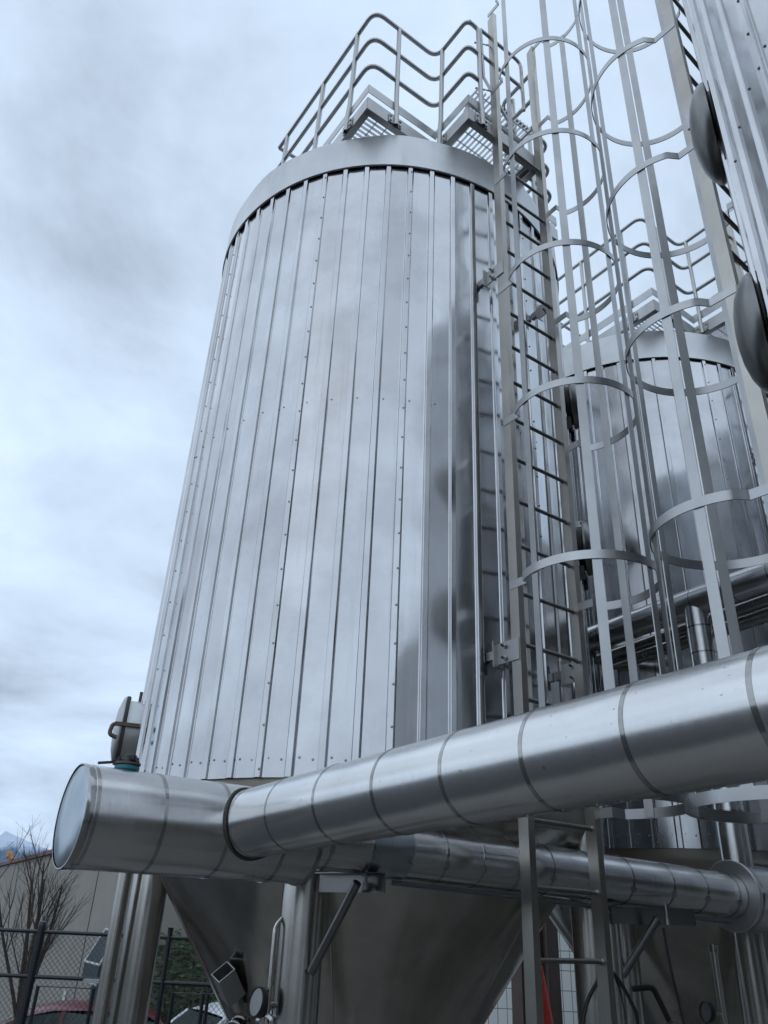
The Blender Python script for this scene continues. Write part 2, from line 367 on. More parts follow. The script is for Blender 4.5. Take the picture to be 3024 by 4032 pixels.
# ------------------------------------------------------------------ ladders (local: x along the rungs, -y away from the tank)
def hoop_path(cx, cy, r):
    pts = [(-.285, -.0), (-.285, -.12)]
    pts = [(-.272, .03), (-.272, -.115)]
    a0 = math.atan2(-.13 - cy, -.3); 
    for k in range(45):
        a = R_(152) + R_(236) * k / 44
        pts.append((cx + r * math.cos(a), cy + r * math.sin(a)))
    pts += [(.272, -.115), (.272, .03)]
    return pts
def make_ladder(label, mid, ang, cx=.03, cy=-.30, cr=.388, bars=(171, 8, -134, -43, -86), zbot=.565):
    t = root('caged_ladder', label, 'ladder', (mid[0], mid[1], 0), rz=ang, group='caged ladders up the tanks')
    zt = Z(7.40)
    for sx in (-1, 1):
        b = MB(); x = sx * .25
        # channel section rail with a bevelled tip
        sec = [(x - sx * .022, -.034), (x + sx * .022, -.034), (x + sx * .022, .034), (x - sx * .022, .034)]
        vs = [(p[0], p[1], .0) for p in sec] + [(p[0], p[1], zt - (.05 if p[1] > 0 else 0)) for p in sec]
        b.add(vs, [(0, 1, 2, 3), (4, 7, 6, 5), (0, 4, 5, 1), (1, 5, 6, 2), (2, 6, 7, 3), (3, 7, 4, 0)])
        b.build('side_rail', 'rail', t, local=True, auto='keep')
    r0 = .487 - .3048 * 9
    k = 0
    while True:
        z = Z(.487) + .3048 * (k - 9); k += 1
        if z < .2: continue
        if z > Z(5.95): break
        b = MB().tube([(-.232, 0, z), (.232, 0, z)], .0125, 10)
        for sx in (-1, 1): b.lathe([(.018, 0), (.0125, .006)], (sx * .2275, 0, z), (-sx, 0, 0), 10)
        b.build('rung', 'rung', t, local=True)
    hp = hoop_path(cx, cy, cr)
    for k in range(7):
        z = Z(.61 + 1.135 * k) if k else Z(zbot)
        MB().sweep([(x, y, z) for x, y in hp], rect(.006, .05), smooth=True).build('cage_hoop', 'cage', t, local=True)
    for deg in bars:
        a = R_(deg); p = (cx + (cr - .008) * math.cos(a), cy + (cr - .008) * math.sin(a))
        MB().box((p[0], p[1], (Z(zbot - .02) + Z(7.44)) / 2), (.006, .05, 7.46 - zbot), rotz(a)).build('cage_bar', 'cage', t, local=True, auto='keep')
    for z in (Z(1.36), Z(4.22)):
        for sx in (-1, 1):
            b = MB(); b.box((sx * .276, .055, z), (.008, .17, .12)); b.box((sx * .276 + sx * .0, .142, z), (.07, .008, .15)); b.box((sx * .276, .18, z), (.03, .08, .05))
            for dz in (-.035, .035): b.lathe([(.016, 0), (.016, .012), (.008, .013), (.008, .028)], (sx * .28, .075, z + dz), (sx, 0, 0), 8, False); b.lathe([(.016, 0), (.016, .012), (.008, .013), (.008, .028)], (sx * .272, .075, z + dz), (-sx, 0, 0), 8, False)
            b.build('wall_bracket', 'frame', t, local=True)
    for z in (Z(6.3), Z(6.95)):   # chain links tying rail tops to the platform posts
        for sx in (-1, 1):
            b = MB()
            for i in range(5):
                p = Vector((sx * (.28 + .024 * i), .02 + .012 * i, z)); q = p + Vector((sx * .026, .012, 0))
                b.tube([p, q], .006 if i % 2 else .009, 6)
            b.build('tie_link', 'frame', t, local=True)
    return t
ea = math.atan2(.57, .822); E = Vector((math.cos(ea), math.sin(ea), 0)); Nn = Vector((E.y, -E.x, 0))
MA = Vector((.985, 4.24, 0))
ladA = make_ladder('caged ladder in front of the middle tank, its whole right stringer in view', MA, ea)
ub = math.atan2(-.62, -.78)
ladB = make_ladder('caged ladder nearest the right edge, one stringer beside dark hatch covers', (1.905, 3.035), ub, -.02, -.34, .395, (175, 5, -142, -43, -90), .49)
MD = MA + E * 3.68
ladD = copy_tree(ladA); ladD.location = MD
ladD['label'] = 'distant ladder top glimpsed between the right stringer and the right tank'

# ------------------------------------------------------------------ platforms (local x=u, y=-w)
def grating(x0, x1, y0, y1, z, along='y', step=.041):
    b = MB()
    if along == 'y':
        x = x0
        while x <= x1: b.box((x, (y0 + y1) / 2, z), (.005, y1 - y0, .03)); x += step
        y = y0 + .05
        while y < y1: b.box(((x0 + x1) / 2, y, z + .010), (x1 - x0, .007, .008)); y += .1
    else:
        y = y0
        while y <= y1: b.box(((x0 + x1) / 2, y, z), (x1 - x0, .005, .03)); y += step
        x = x0 + .05
        while x < x1: b.box((x, (y0 + y1) / 2, z + .010), (.007, y1 - y0, .008)); x += .1
    return b
def make_platform(label):
    t = root('access_platform', label, 'platform', (MA.x, MA.y, Z(5.75)), rz=ea, group='railed platforms on the tank tops')
    H = 0.0; zf = .125; zt = 1.36; zr = [1.36, .985, .61]
    xl, xr, yf, yb, lx0, lx1, ly = -1.22, .98, .47, 2.2, -.52, .28, .04
    # channel frames: outline members
    def chan(name, p, q, h=.14, inward=(0, 1)):
        p = Vector((*p, 0)); q = Vector((*q, 0)); b = MB(); d = (q - p).normalized(); s = Vector((inward[0], inward[1], 0))
        L = (q - p).length; m = (p + q) / 2; rot = Matrix((d, s, d.cross(s))).transposed()
        b.box(m + Vector((0, 0, h / 2)), (L, .008, h), rot); b.box(m + s * .028 + Vector((0, 0, .004)), (L - .02, .048, .008), rot); b.box(m + s * .028 + Vector((0, 0, h - .004)), (L - .02, .048, .008), rot)
        b.build(name, 'frame', t, local=True)
    chan('frame_beam', (xl, yf), (lx0, yf)); chan('frame_beam', (lx0, ly), (lx0, yf), inward=(1, 0)); chan('frame_beam', (lx0, ly), (lx1, ly)); chan('frame_beam', (lx1, ly), (lx1, yf), inward=(-1, 0))
    chan('frame_beam', (lx1, yf), (xr, yf)); chan('frame_beam', (xl, yf), (xl, yb), inward=(1, 0)); chan('frame_beam', (xr, yf), (xr, yb), inward=(-1, 0)); chan('frame_beam', (xl, yb), (xr, yb), inward=(0, -1))
    for x in (-.5, .25): chan('frame_beam', (x, yf + .02), (x, yb - .02), h=.1, inward=(1, 0))
    grating(xl + .03, -.54, yf + .03, yb - .03, zf, 'x').build('grating_panel', 'grate', t, local=True, auto='keep')
    grating(.30, xr - .03, yf + .03, yb - .03, zf, 'x').build('grating_panel', 'grate', t, local=True, auto='keep')
    grating(lx0 + .03, lx1 - .03, ly + .03, yf + .1, zf, 'y').build('grating_panel', 'grate', t, local=True, auto='keep')
    grating(lx0 + .12, lx1 - .02, ly + .0, ly + .24, .50, 'y').build('step_grating', 'grate', t, local=True, auto='keep')
    b = MB(); b.box((-.12, ly + .12, .44), (.64, .02, .05)); b.box((-.42, ly + .12, .3), (.03, .03, .3)); b.box((.22, ly + .12, .3), (.03, .03, .3)); b.build('step_bearer', 'frame', t, local=True)
    # toe boards raised above the frame
    for p, q in (((xl, yf), (lx0 + .01, yf)), ((lx0, yf), (lx0, ly)), ((lx0, ly), (lx0 + .12, ly)), ((xl, yf), (xl, yb)), ((lx1, yf), (xr, yf)), ((xr, yf), (xr, yb)), ((xl, yb), (xr, yb))):
        p = Vector((*p, .255)); q = Vector((*q, .255)); MB().sweep([p, q], rect(.006, .10)).build('toe_board', 'cage', t, local=True, auto='keep')
    L = [(xl, yb), (xl, yf), (lx0, yf), (lx0, ly), (lx0 + .13, ly)]
    for i, z in enumerate(zr):
        path = fillet([(x, y, z) for x, y in L], .11)
        if i == 0: path = path[:-1] + fillet([(lx0 + .02, ly, z), (lx0 + .13, ly, z), (lx0 + .13, ly, z - .3)], .1)
        MB().tube(path, .0195, 10).build('handrail', 'tube', t, local=True)
        MB().tube(fillet([(lx1 + .0, ly, z), (lx1, yf, z), (xr, yf, z), (xr, yb, z)], .11), .0195, 10).build('handrail', 'tube', t, local=True)
        MB().tube(fillet([(xl, yb, z), (xr, yb, z)], .11), .0195, 10).build('handrail', 'tube', t, local=True)
    def post(x, y, nx, ny, ztop=zt):
        b = MB(); b.tube([(x + nx * .025, y + ny * .025, -.01), (x + nx * .025, y + ny * .025, .15), (x + nx * .012, y + ny * .012, .35), (x, y, ztop)], .021, 12, caps=False)
        b.build('post', 'tube', t, local=True)
        b = MB(); a = math.atan2(ny, nx)
        b.box((x + nx * .012, y + ny * .012, .06), (.01, .13, .10), rotz(a))
        for s in (-1, 1):
            for dz in (-.028, .028): b.lathe([(.012, 0), (.012, .01), (0, .011)], (x + nx * .017 - ny * s * .048, y + ny * .017 + nx * s * .048, .06 + dz), (nx, ny, 0), 6, False)
        b.build('post_plate', 'frame', t, local=True)
    post(xl + .27, yf, 0, -1); 
    post(xl, yf + .12 + .15, -1, 0); post(xl, yf + .85, -1, 0); post(xl, yf + 1.55, -1, 0)
    post(lx0 + .13, ly, 0, -1, zt - .1); post(lx0, yf - .09, -1, 0)
    post(lx1, ly + .02, 0, -1); post(lx1 + .05, ly + .30, 1, 0); post(xr, yf + .2, 1, 0); post(xr, yf + .9, 1, 0); post(xr, yb - .1, 1, 0); post(lx1 + .4, yf, 0, -1)
    post(xl + .5, yb, 0, 1); post(xr - .5, yb, 0, 1)
    # swing gate
    b = MB(); g = [(lx0 + .16, ly, .0)]
    for z in (zr[0], zr[1]): b.tube(fillet([(lx0 + .15, ly - .01, z), (.13, ly - .01, z), (.13, ly - .01, z - .2)], .08), .0165, 8)
    b.tube([(.13, ly - .01, zr[0] - .15), (.13, ly - .01, zr[1] - .32)], .0165, 8); b.tube([(lx0 + .15, ly - .01, zr[0]), (lx0 + .17, ly - .01, zr[1] - .3), (.0, ly - .01, zr[1] - .75)], .014, 8)
    b.build('swing_gate', 'tube', t, local=True)
    return t
plA = make_platform('railed grating platform on top of the middle tank')
plD = copy_tree(plA); plD.location = Vector((MA.x, MA.y, Z(5.68))) + E * 3.6 + Nn * .03
plD['label'] = 'railed grating platform on the tank behind the ladders'

# ------------------------------------------------------------------ pipes (root x axis runs along the pipe)
def axis_root(name, label, cat, p, d, group=None):
    d = Vector(d).normalized(); y = Vector((0, 0, 1)).cross(d).normalized(); z = d.cross(y)
    mt = Matrix((d, y, z)).transposed().to_4x4(); mt.translation = Vector(p)
    return root(name, label, cat, mat=mt, group=group)
def jacket(b, x0, x1, r, seams, seg=64):
    xs = sorted([x0] + [s for s in seams if x0 < s < x1] + [x1])
    for i in range(len(xs) - 1):
        a, c = xs[i], xs[i + 1]; dr = .0018
        b.lathe([(r + dr, a), (r + dr * .4, a + .012), (r, (a + c) / 2), (r, c - .006), (r - .0015, c + .004)], (0, 0, 0), (1, 0, 0), seg)
def strap(t, x, r, w=.018, clip=None, name='strap', seg=64):
    b = MB().lathe([(r + .0005, x - w / 2), (r + .0024, x - w / 2), (r + .0024, x + w / 2), (r + .0005, x + w / 2)], (0, 0, 0), (1, 0, 0), seg)
    if clip is not None:
        a = R_(clip); rot = Matrix.Rotation(a, 3, 'X')
        b.box(rot @ Vector((x, -(r + .006), 0)), (w * 1.25, .01, .03), rot)
    b.build(name, 'band', t, local=True)
hd = Vector((math.cos(.605), math.sin(.605), .0045)); HP = Vector((-1.055, 3.376, Z(.329))); HR = .194
g = 'insulated pipes in metal jackets'
tH = axis_root('insulated_header_pipe', 'widest jacketed pipe with a round flat end disc at the left', 'pipe', HP, hd, g)
b = MB(); jacket(b, -.152, .90, HR, [.16, .445, .72]); b.build('jacket', 'jacket', tH, local=True)
b = MB().lathe([(0.001, -.158), (HR * .5, -.160), (HR - .012, -.158), (HR - .003, -.154)], (0, 0, 0), (1, 0, 0), 64).build('end_disc', 'disc', tH, local=True)
MB().lathe([(HR - .002, -.160), (HR + .002, -.160), (HR + .004, -.150), (HR + .002, -.128), (HR, -.127)], (0, 0, 0), (1, 0, 0), 64).build('end_rim', 'band', tH, local=True)
for x in (-.115, .16, .445, .72): strap(tH, x, HR, .014)
MB().lathe([(HR, .885), (HR + .007, .888), (HR + .007, .905), (HR - .02, .912), (.13, .915)], (0, 0, 0), (1, 0, 0), 64).build('end_flange', 'band', tH, local=True)
# raised longitudinal seam on top
b = MB(); pts = [(-.14 + i * .05, HR * math.sin(.2) * 1, HR * math.cos(.2) + .001) for i in range(20)]; b.sweep(pts, rect(.022, .005)); b.build('seam_lip', 'jacket', tH, local=True)
# butterfly valve on the header
vp = HP + hd * .04 + Vector((-.02, .03, HR - .012))
tV = root('butterfly_valve', 'teal butterfly valve with black lever lying on the widest pipe', 'valve', vp)
MB().lathe([(.034, 0), (.034, .012), (.046, .015), (.052, .020), (.052, .032), (.046, .0365)], vp, (0, 0, 1), 32).build('valve_body', 'teal', tV)
MB().lathe([(.049, .037), (.055, .039), (.055, .047), (.023, .051), (.023, .068), (.001, .069)], vp, (0, 0, 1), 24).build('flange', 'rust', tV)
b = MB(); 
for k in range(5): a = k * 1.26; b.lathe([(.009, .044), (.009, .056), (.005, .057), (.005, .069), (0, .07)], vp + Vector((0.040 * math.cos(a), 0.040 * math.sin(a), 0)), (0, 0, 1), 6, False)
b.box(vp + Vector((.010, 0, .068)), (.045, .038, .03), bev=.006); b.build('bolt_set', 'black', tV)
b = MB(); b.sweep([vp + Vector((0, 0, .055)), vp + Vector((-.045, -.015, .056)), vp + Vector((-.065, -.02, .044)), vp + Vector((-.115, -.035, .036))], rect(.022, .008)); b.build('lever', 'black', tV)

BP = Vector((-.5287, 3.5953, Z(.3567))); Bd = Vector((.59905, -.7997, .0401)); BR = .1389
tB = axis_root('insulated_branch_pipe', 'long jacketed pipe crossing the picture up to the right edge', 'pipe', BP, Bd, g)
b = MB(); sx = [-.19, -.06, .09, .385, .72, 1.067, 1.404, 1.73, 2.06, 2.39, 2.72, 3.05]
jacket(b, -.33, 3.3, BR, sx); b.build('jacket', 'jacket', tB, local=True, auto='keep')
for i, x in enumerate(sx): strap(tB, x, BR, .008 if x < 0 else (.011 if x < .5 else .014), clip=(i * 47) % 90 - 160)
# drip edge: row of condensation drops under the pipe
b = MB(); rnd = random.Random(3)
for i in range(150):
    x = rnd.uniform(-.1, 2.2); rr = rnd.uniform(.001, .0025); b.lathe([(.0005, rr * 1.4), (rr, 0), (rr * .8, -rr), (.0005, -rr * 1.6)], (x, rnd.uniform(-.012, .012), -BR - .001), (0, 0, 1), 6)
b.build('water_drops', 'band', tB, local=True, tags={'kind': 'stuff'})
b = MB(); n = 40; A_ = []
# dark sealant bead where the branch enters the header
for k in range(n):
    a = 2 * math.pi * k / n; pl = Vector((0, math.cos(a) * (BR + .006), math.sin(a) * (BR + .006)))
    pw = tB.matrix_world @ pl
    # intersect line along -Bd with the header cylinder
    d = -Bd; w = pw - HP; hdn = hd.normalized(); dp = d - hdn * d.dot(hdn); wp = w - hdn * w.dot(hdn)
    qa, qb, qc = dp.dot(dp), 2 * wp.dot(dp), wp.dot(wp) - (HR + .004) ** 2; disc = qb * qb - 4 * qa * qc
    if disc < 0: disc = 0
    s_ = (-qb - math.sqrt(disc)) / (2 * qa); A_.append(tB.matrix_world.inverted() @ (pw + d * s_))
b.tube(A_, .006, 8, closed=True); b.build('sealant_bead', 'gasket', tB, local=True)

Ld = Vector((.86976, .49249, -.03115)); LP = Vector((.50947, 4.38144, Z(.31046))); LR = .1288
HE = HP + hd * .9
tL = axis_root('insulated_lower_pipe', 'jacketed pipe running under the middle tank behind the ladder', 'pipe', LP, Ld, g)
x0 = (HE - LP).dot(Ld.normalized())
b = MB(); sl = [-.66, -.445, -.346, -.13, .13, .447, .77, 1.08, 1.41, 1.70, 1.99]
sl = [-.84, -.62, -.42, -.20, .03, .26, .49, .77, 1.08, 1.41, 1.70, 1.99]
jacket(b, x0 - .03, 2.06, LR, sl); b.build('jacket', 'jacket', tL, local=True, auto='keep')
for i, x in enumerate(sl): strap(tL, x, LR, .012, clip=22)
b = MB().lathe([(LR + .003, -.62), (LR + .006, -.62), (LR + .006, -.40), (LR + .003, -.40)], (0, 0, 0), (1, 0, 0), 56); b.build('repair_sleeve', 'disc', tL, local=True)
MB().tube([(-.45, -.02, -LR - .02), (2.0, -.02, -LR - .025)], .012, 8).build('trace_line', 'bluepipe', tL, local=True)
# flange plate and the larger header beyond
fe = LP + Ld * 2.065
tF = axis_root('flanged_header_pipe', 'wide jacketed pipe with ring flange cut off at the lower right edge', 'pipe', fe, Ld, g)
MB().lathe([(LR + .001, 0), (.203, .0), (.207, .004), (.207, .02), (.1, .02)], (0, 0, 0), (1, 0, 0), 64).build('ring_flange', 'cap', tF, local=True, auto=None)
b = MB(); jacket(b, .015, 2.6, .198, [.03, .5, 1, 1.5, 2]); b.build('jacket', 'jacket', tF, local=True, auto='keep')
for x in (.05, .5, 1.0, 1.5): strap(tF, x, .198, .018)

# vertical riser and the pipe run before the rear tank
bp0 = Vector((1.934, 6.252, Z(2.25))); bp1 = Vector((2.718, 4.896, Z(2.25))); bd = (bp1 - bp0).normalized()
tR = axis_root('insulated_overhead_pipe', 'jacketed pipe crossing before the rear tank with a tee dropping from it', 'pipe', bp0, bd, g)
b = MB(); sb = [.0, .33, .62, .95, 1.3, 1.6, 1.9]
jacket(b, -.42, 2.6, .108, sb, 48); b.build('jacket', 'jacket', tR, local=True, auto='keep')
for x in sb: strap(tR, x, .108, .008, seg=48)
vx = 2.41; vy = 5.45
xt = (Vector((vx, vy, 0)) - bp0).dot(bd); vc = bp0 + bd * xt
riser = Vector((vc.x, vc.y, 0))
b = MB(); b.lathe([(.096, Z(.38)), (.096, Z(2.25))], riser, seg=40); b.build('riser', 'jacket', tR, auto='keep')
for z in (Z(2.04), Z(1.84), Z(1.50), Z(1.1), Z(.75)): MB().lathe([(.0965, z - .006), (.099, z - .006), (.099, z + .006), (.0965, z + .006)], riser, seg=40).build('riser_strap', 'band', tR)
q0 = Vector((1.97, 6.6, Z(2.10))); q1 = Vector((2.84, 4.95, Z(2.10))); qd = (q1 - q0).normalized()
tS = axis_root('twin_slim_pipes', 'pair of slim bare pipes running just below the overhead jacketed pipe', 'pipes', q0, qd)
for dz, dy in ((.045, 0), (-.05, .03)): MB().tube([(-.3, dy, dz), (2.6, dy, dz)], .045, 20).build('pipe', 'leg', tS, local=True)
tS['group'] = 'slim pipes'
del tS['group']

# ------------------------------------------------------------------ supports and fittings under the tanks
def bracket(label, foot, top, outer, inner):
    t = root('pipe_bracket', label, 'bracket', foot, group='brackets carrying the lower pipe')
    b = MB(); f = Vector(inner); o = Vector(outer); d = (o - f).normalized(); u = Vector((0, 0, 1)); s = d.cross(u)
    b.sweep([f, o], [(-.004, -.04), (.004, -.04), (.004, .04), (-.004, .04)]); b.sweep([f + u * .043, o + u * .043], [(-.004, -.003), (.06, -.003), (.06, .003), (-.004, .003)])
    b.build('arm', 'dome', t)
    MB().tube([foot, top], .021, 14).build('brace', 'dome', t)
    b = MB(); b.tube([Vector(top) + Vector((.04, -.03, -.02)), Vector(top) + Vector((.04, -.03, .08))], .008, 8); b.lathe([(.014, 0), (.014, .03)], Vector(top) + Vector((.04, -.03, -.03)), (0, 0, 1), 8, False); b.build('u_bolt', 'screw', t)
    return t
bracket('steel bracket on the front leg of the middle tank', (-.245, 4.29, Z(-.22)), (-.045, 4.05, Z(.165)), (.085, 4.0, Z(.165)), (-.235, 4.30, Z(.165)))
bracket('darker steel bracket beyond the ladder', (1.383, 4.88, Z(-.245)), (1.606, 4.75, Z(.085)), (1.885, 4.95, Z(.10)), (1.35, 4.75, Z(.09)))
# support column behind the ladder stringer
def column(name, label, cat, x, y, r, z1, mat):
    t = root(name, label, cat, (x, y, 0)); MB().lathe([(r, .0), (r, z1)], (x, y, 0), seg=24).build('shaft', mat, t)
    b = MB(); b.box((x, y, .012), (r * 3, r * 3, .024)); b.build('base_plate', mat, t); return t
column('support_column', 'dark round column right behind the right stringer of the near ladder', 'column', 1.37, 4.90, .075, Z(.1), 'leg')
column('drain_pipe', 'thin upright pipe left of the tank leg at the lower left', 'pipe', -1.53, 5.43, .043, Z(.62), 'leg')
# conduit strapped next to the front leg
t = root('conduit', 'thin conduit with bent top beside the front tank leg', 'conduit', (-.44, 4.33, 0))
MB().tube(fillet([(-.44, 4.33, .02), (-.44, 4.33, Z(-.03)), (-.40, 4.37, Z(.02)), (-.35, 4.5, Z(.0))], .05), .012, 10).build('tube_run', 'leg', t)
# sample box, outlet valve and dial on the cone
t = root('probe_box', 'open sheet metal box fixed to the foot of the cone', 'box', (-.72, 4.93, Z(-.3)))
bx = Vector((-.735, 4.98, Z(-.33))); rot = Matrix.Rotation(R_(-26), 3, 'Y') @ Matrix.Rotation(R_(38), 3, 'X') @ Matrix.Rotation(R_(24), 3, 'Z')
b = MB()
for p, s in (((-.05, 0, 0), (.004, .09, .17)), ((.05, 0, 0), (.004, .09, .17)), ((0, -.047, 0), (.104, .004, .17)), ((0, .047, 0), (.104, .004, .17)), ((0, 0, -.083), (.104, .09, .004))): b.box(bx + rot @ Vector(p), s, rot)
b.build('housing', 'frame', t)
MB().tube([bx + rot @ Vector((0, 0, -.08)), bx + rot @ Vector((.0, 0, -.17))], .03, 14).build('neck', 'leg', t)
t = root('outlet_valve', 'polished outlet valve with clamp at the foot of the cone', 'valve', (-.62, 4.72, Z(-.55)))
v0 = Vector((-.60, 4.86, Z(-.49))); v1 = Vector((-.74, 4.55, Z(-.62)))
MB().tube([v0, v1], .032, 20).build('valve_tube', 'band', t)
dd = (v1 - v0).normalized()
b = MB(); b.lathe([(.033, 0), (.058, .002), (.062, .01), (.058, .02), (.033, .022)], v0 + dd * .05, dd, 24); b.build('clamp', 'band', t); b = MB(); b.lathe([(.033, 0), (.058, .002), (.062, .01), (.058, .02), (.033, .022)], v0 + dd * .10, dd, 24); b.build('clamp', 'band', t)
MB().tube([v0 + dd * .07, v0 + dd * .07 + Vector((.13, -.02, -.06))], .008, 8).build('handle', 'black', t)
def gauge(label, p, r, d):
    t = root('dial_gauge', label, 'gauge', p, group='round dial gauges on the cones'); p = Vector(p); d = Vector(d).normalized()
    MB().lathe([(.001, -.02), (r * .9, -.02), (r, -.012), (r, .012), (r * .94, .018), (r * .9, .012)], p, d, 32).build('case', 'black', t)
    MB().lathe([(r * .9, .0125), (.001, .013)], p, d, 32).build('dial', 'dome', t)
    MB().tube([p, p - d * .09, p - d * .1 + Vector((.02, .05, -.05))], .012, 10).build('stem', 'leg', t); return t
gauge('round dial gauge left of the front tank leg', (-.484, 4.30, Z(-.352)), .062, (-.75, -.6, .15))
gauge('round dial gauge on the rear cone at the lower right', (2.06, 5.40, Z(-.386)), .055, (-.93, -.3, .1))
t = root('lever_valve', 'polished lever valve at the foot of the front leg', 'valve', (-.43, 4.38, Z(-.47)))
MB().tube([(-.44, 4.50, Z(-.42)), (-.45, 4.33, Z(-.44))], .03, 16).build('valve_body', 'leg', t)
b = MB(); b.lathe([(.03, 0), (.045, .003), (.045, .02), (.03, .023)], (-.45, 4.34, Z(-.44)), (0, -1, 0), 20); b.lathe([(.03, 0), (.045, .003), (.045, .02), (.03, .023)], (-.445, 4.41, Z(-.43)), (0, -1, 0), 20); b.build('clamp', 'band', t)
MB().sweep([(-.46, 4.33, Z(-.45)), (-.49, 4.28, Z(-.50))], rect(.012, .004)).build('handle', 'steelwhite', t)
# level rod on the rear cone, hanging cables
t = root('sight_tube', 'slim upright sight tube before the rear cone at the lower right', 'tube', (2.27, 5.68, 0))
MB().tube([(2.27, 5.68, .3), (2.25, 5.66, Z(-.07))], .022, 14).build('glass_tube', 'leg', t); MB().lathe([(.03, 0), (.03, .04), (.001, .05)], (2.25, 5.66, Z(-.075)), seg=14).build('top_cap', 'band', t)
def cable(label, pts, r=.008):
    t = root('cable', label, 'cable', pts[0]); P = [Vector(p) for p in pts]; out = []
    for i in range(len(P) - 1):
        a = P[max(i - 1, 0)]; b_ = P[i]; c = P[i + 1]; d = P[min(i + 2, len(P) - 1)]
        for k in range(8):
            s = k / 8; out.append(.5 * ((2 * b_) + (c - a) * s + (2 * a - 5 * b_ + 4 * c - d) * s * s + (3 * b_ - a - 3 * c + d) * s ** 3))
    out.append(P[-1]); MB().tube(out, r, 8).build('sheath', 'black', t); return t
cable('black cable hanging straight from the far bracket', [(1.63, 4.75, Z(.04)), (1.645, 4.75, Z(-.15)), (1.67, 4.75, Z(-.32)), (1.69, 4.75, Z(-.55)), (1.70, 4.75, Z(-1.2)), (1.71, 4.75, .0)], .008)
cable('black cable sagging in an arc behind the right ladder stringer', [(1.02, 4.7, .02), (1.06, 4.7, Z(-.9)), (1.14, 4.7, Z(-.41)), (1.24, 4.75, Z(-.235)), (1.323, 4.78, Z(-.181)), (1.38, 4.8, Z(-.227)), (1.435, 4.8, Z(-.325)), (1.455, 4.8, Z(-.42)), (1.47, 4.8, Z(-.9)), (1.5, 4.8, .02)], .010)
t = root('elbow_fitting', 'dark bent handle fitting on the rear cone foot', 'fitting', (1.75, 5.2, Z(-.3)))
MB().tube(fillet([(1.593, 5.3, Z(-.28)), (1.715, 5.3, Z(-.266)), (1.79, 5.3, Z(-.43))], .03), .017, 12).build('elbow', 'black', t)
b = MB(); b.lathe([(.05, 0), (.05, .03), (.03, .035), (.03, .08), (.05, .085), (.05, .1)], (1.78, 5.3, Z(-.50)), (0, -1, .3), 20); b.build('coupling', 'band', t)

# ------------------------------------------------------------------ surroundings
def slab(name, x0, x1, y0, y1, z, mat, kind='structure', n=1):
    b = MB(); b.add([(x0, y0, z), (x1, y0, z), (x1, y1, z), (x0, y1, z)], [(0, 1, 2, 3)]); o = b.build(name, mat); o['kind'] = kind; return o
slab('ground', -3000, 3000, -2800, 3200, -.02, 'asphalt')
slab('concrete_pad', -2.6, 9.0, -3.5, 8.1, -.008, 'concrete')
slab('lawn', -16, -5.6, 15.2, 22, -.008, 'grass')
# kerb at the parking edge
o = MB(); o.box((-6, 15.05, .05), (14, .18, .16)); o = o.build('kerb', 'concrete'); o['kind'] = 'structure'

# beige warehouse: footprint polygon
P1 = Vector((-8.2, 22.1)); P2 = Vector((-16.2, 36.0)); C0 = Vector((-4.1, 14.97)); C1 = Vector((1.4, 19.2)); 
t = root('warehouse', 'long beige concrete warehouse with red brown roof edge', 'building', (C0.x, C0.y, 0))
HW = Z(1.26)
poly = [P2, C0, C1, (8, 44)]
poly = [Vector(p) for p in poly]
b = MB(); n = len(poly)
b.add([(p.x, p.y, 0) for p in poly] + [(p.x, p.y, HW) for p in poly], [(i, (i + 1) % n, n + (i + 1) % n, n + i) for i in range(n)]); b.build('wall', 'wall', t)
MB().add([(p.x, p.y, HW - .02) for p in poly], [tuple(range(n))]).build('roof', 'asphalt', t)
b = MB(); b.sweep([(p.x, p.y, HW + .03) for p in poly[:3]], rect(.16, .10)); b.build('roof_edge', 'capred', t)
wd = (C0 - P2).normalized(); wn = Vector((wd.y, -wd.x))
if wn.dot(-C0) < 0: wn = -wn
def wpt(s, o, z): p = C0 - wd * s + wn * o; return Vector((p.x, p.y, z))
for s in (2.6, 8.5, 14.5): MB().sweep([wpt(s, .004, .0), wpt(s, .004, HW - .06)], rect(.03, .012), up=(wn.x, wn.y, 0)).build('panel_joint', 'gasket', t)
wa = math.atan2(wd.y, wd.x)
MB().box(wpt(.6, .03, 1.0), (.9, .06, 2.05), rotz(wa)).build('door', 'green', t)
MB().box(wpt(1.11, .03, 1.0), (.12, .08, 2.1), rotz(wa)).build('door_frame', 'green', t)
t2 = root('awning', 'dark sloping awning over the green warehouse door', 'awning', tuple(wpt(.9, 0, 1.9)))
b = MB(); A1, A2, A3, A4 = wpt(.0, .28, 1.90), wpt(1.10, .28, 1.90), wpt(1.10, .02, 2.40), wpt(.0, .02, 2.40); D = Vector((0, 0, -.28))
b.add([A1, A2, A3, A4, A1 + D, A2 + D, A3 + D * 2.2, A4 + D * 2.2], [(0, 1, 2, 3), (0, 4, 5, 1), (1, 5, 6, 2), (0, 3, 7, 4)]); b.build('canvas', 'awn', t2)
b = MB()
for p, q in ((A1, A2), (A2, A3), (A3, A4), (A1, A4), (A1 + D, A2 + D)): b.tube([p, q], .02, 6)
b.build('awning_frame', 'steelwhite', t2)
t3 = root('wall_sign', 'small blank pale notice on the warehouse wall', 'sign', tuple(wpt(3.4, .02, 1.2))); MB().box(wpt(3.4, .02, 1.15), (.22, .02, .3), rotz(wa)).build('plate', 'steelwhite', t3)
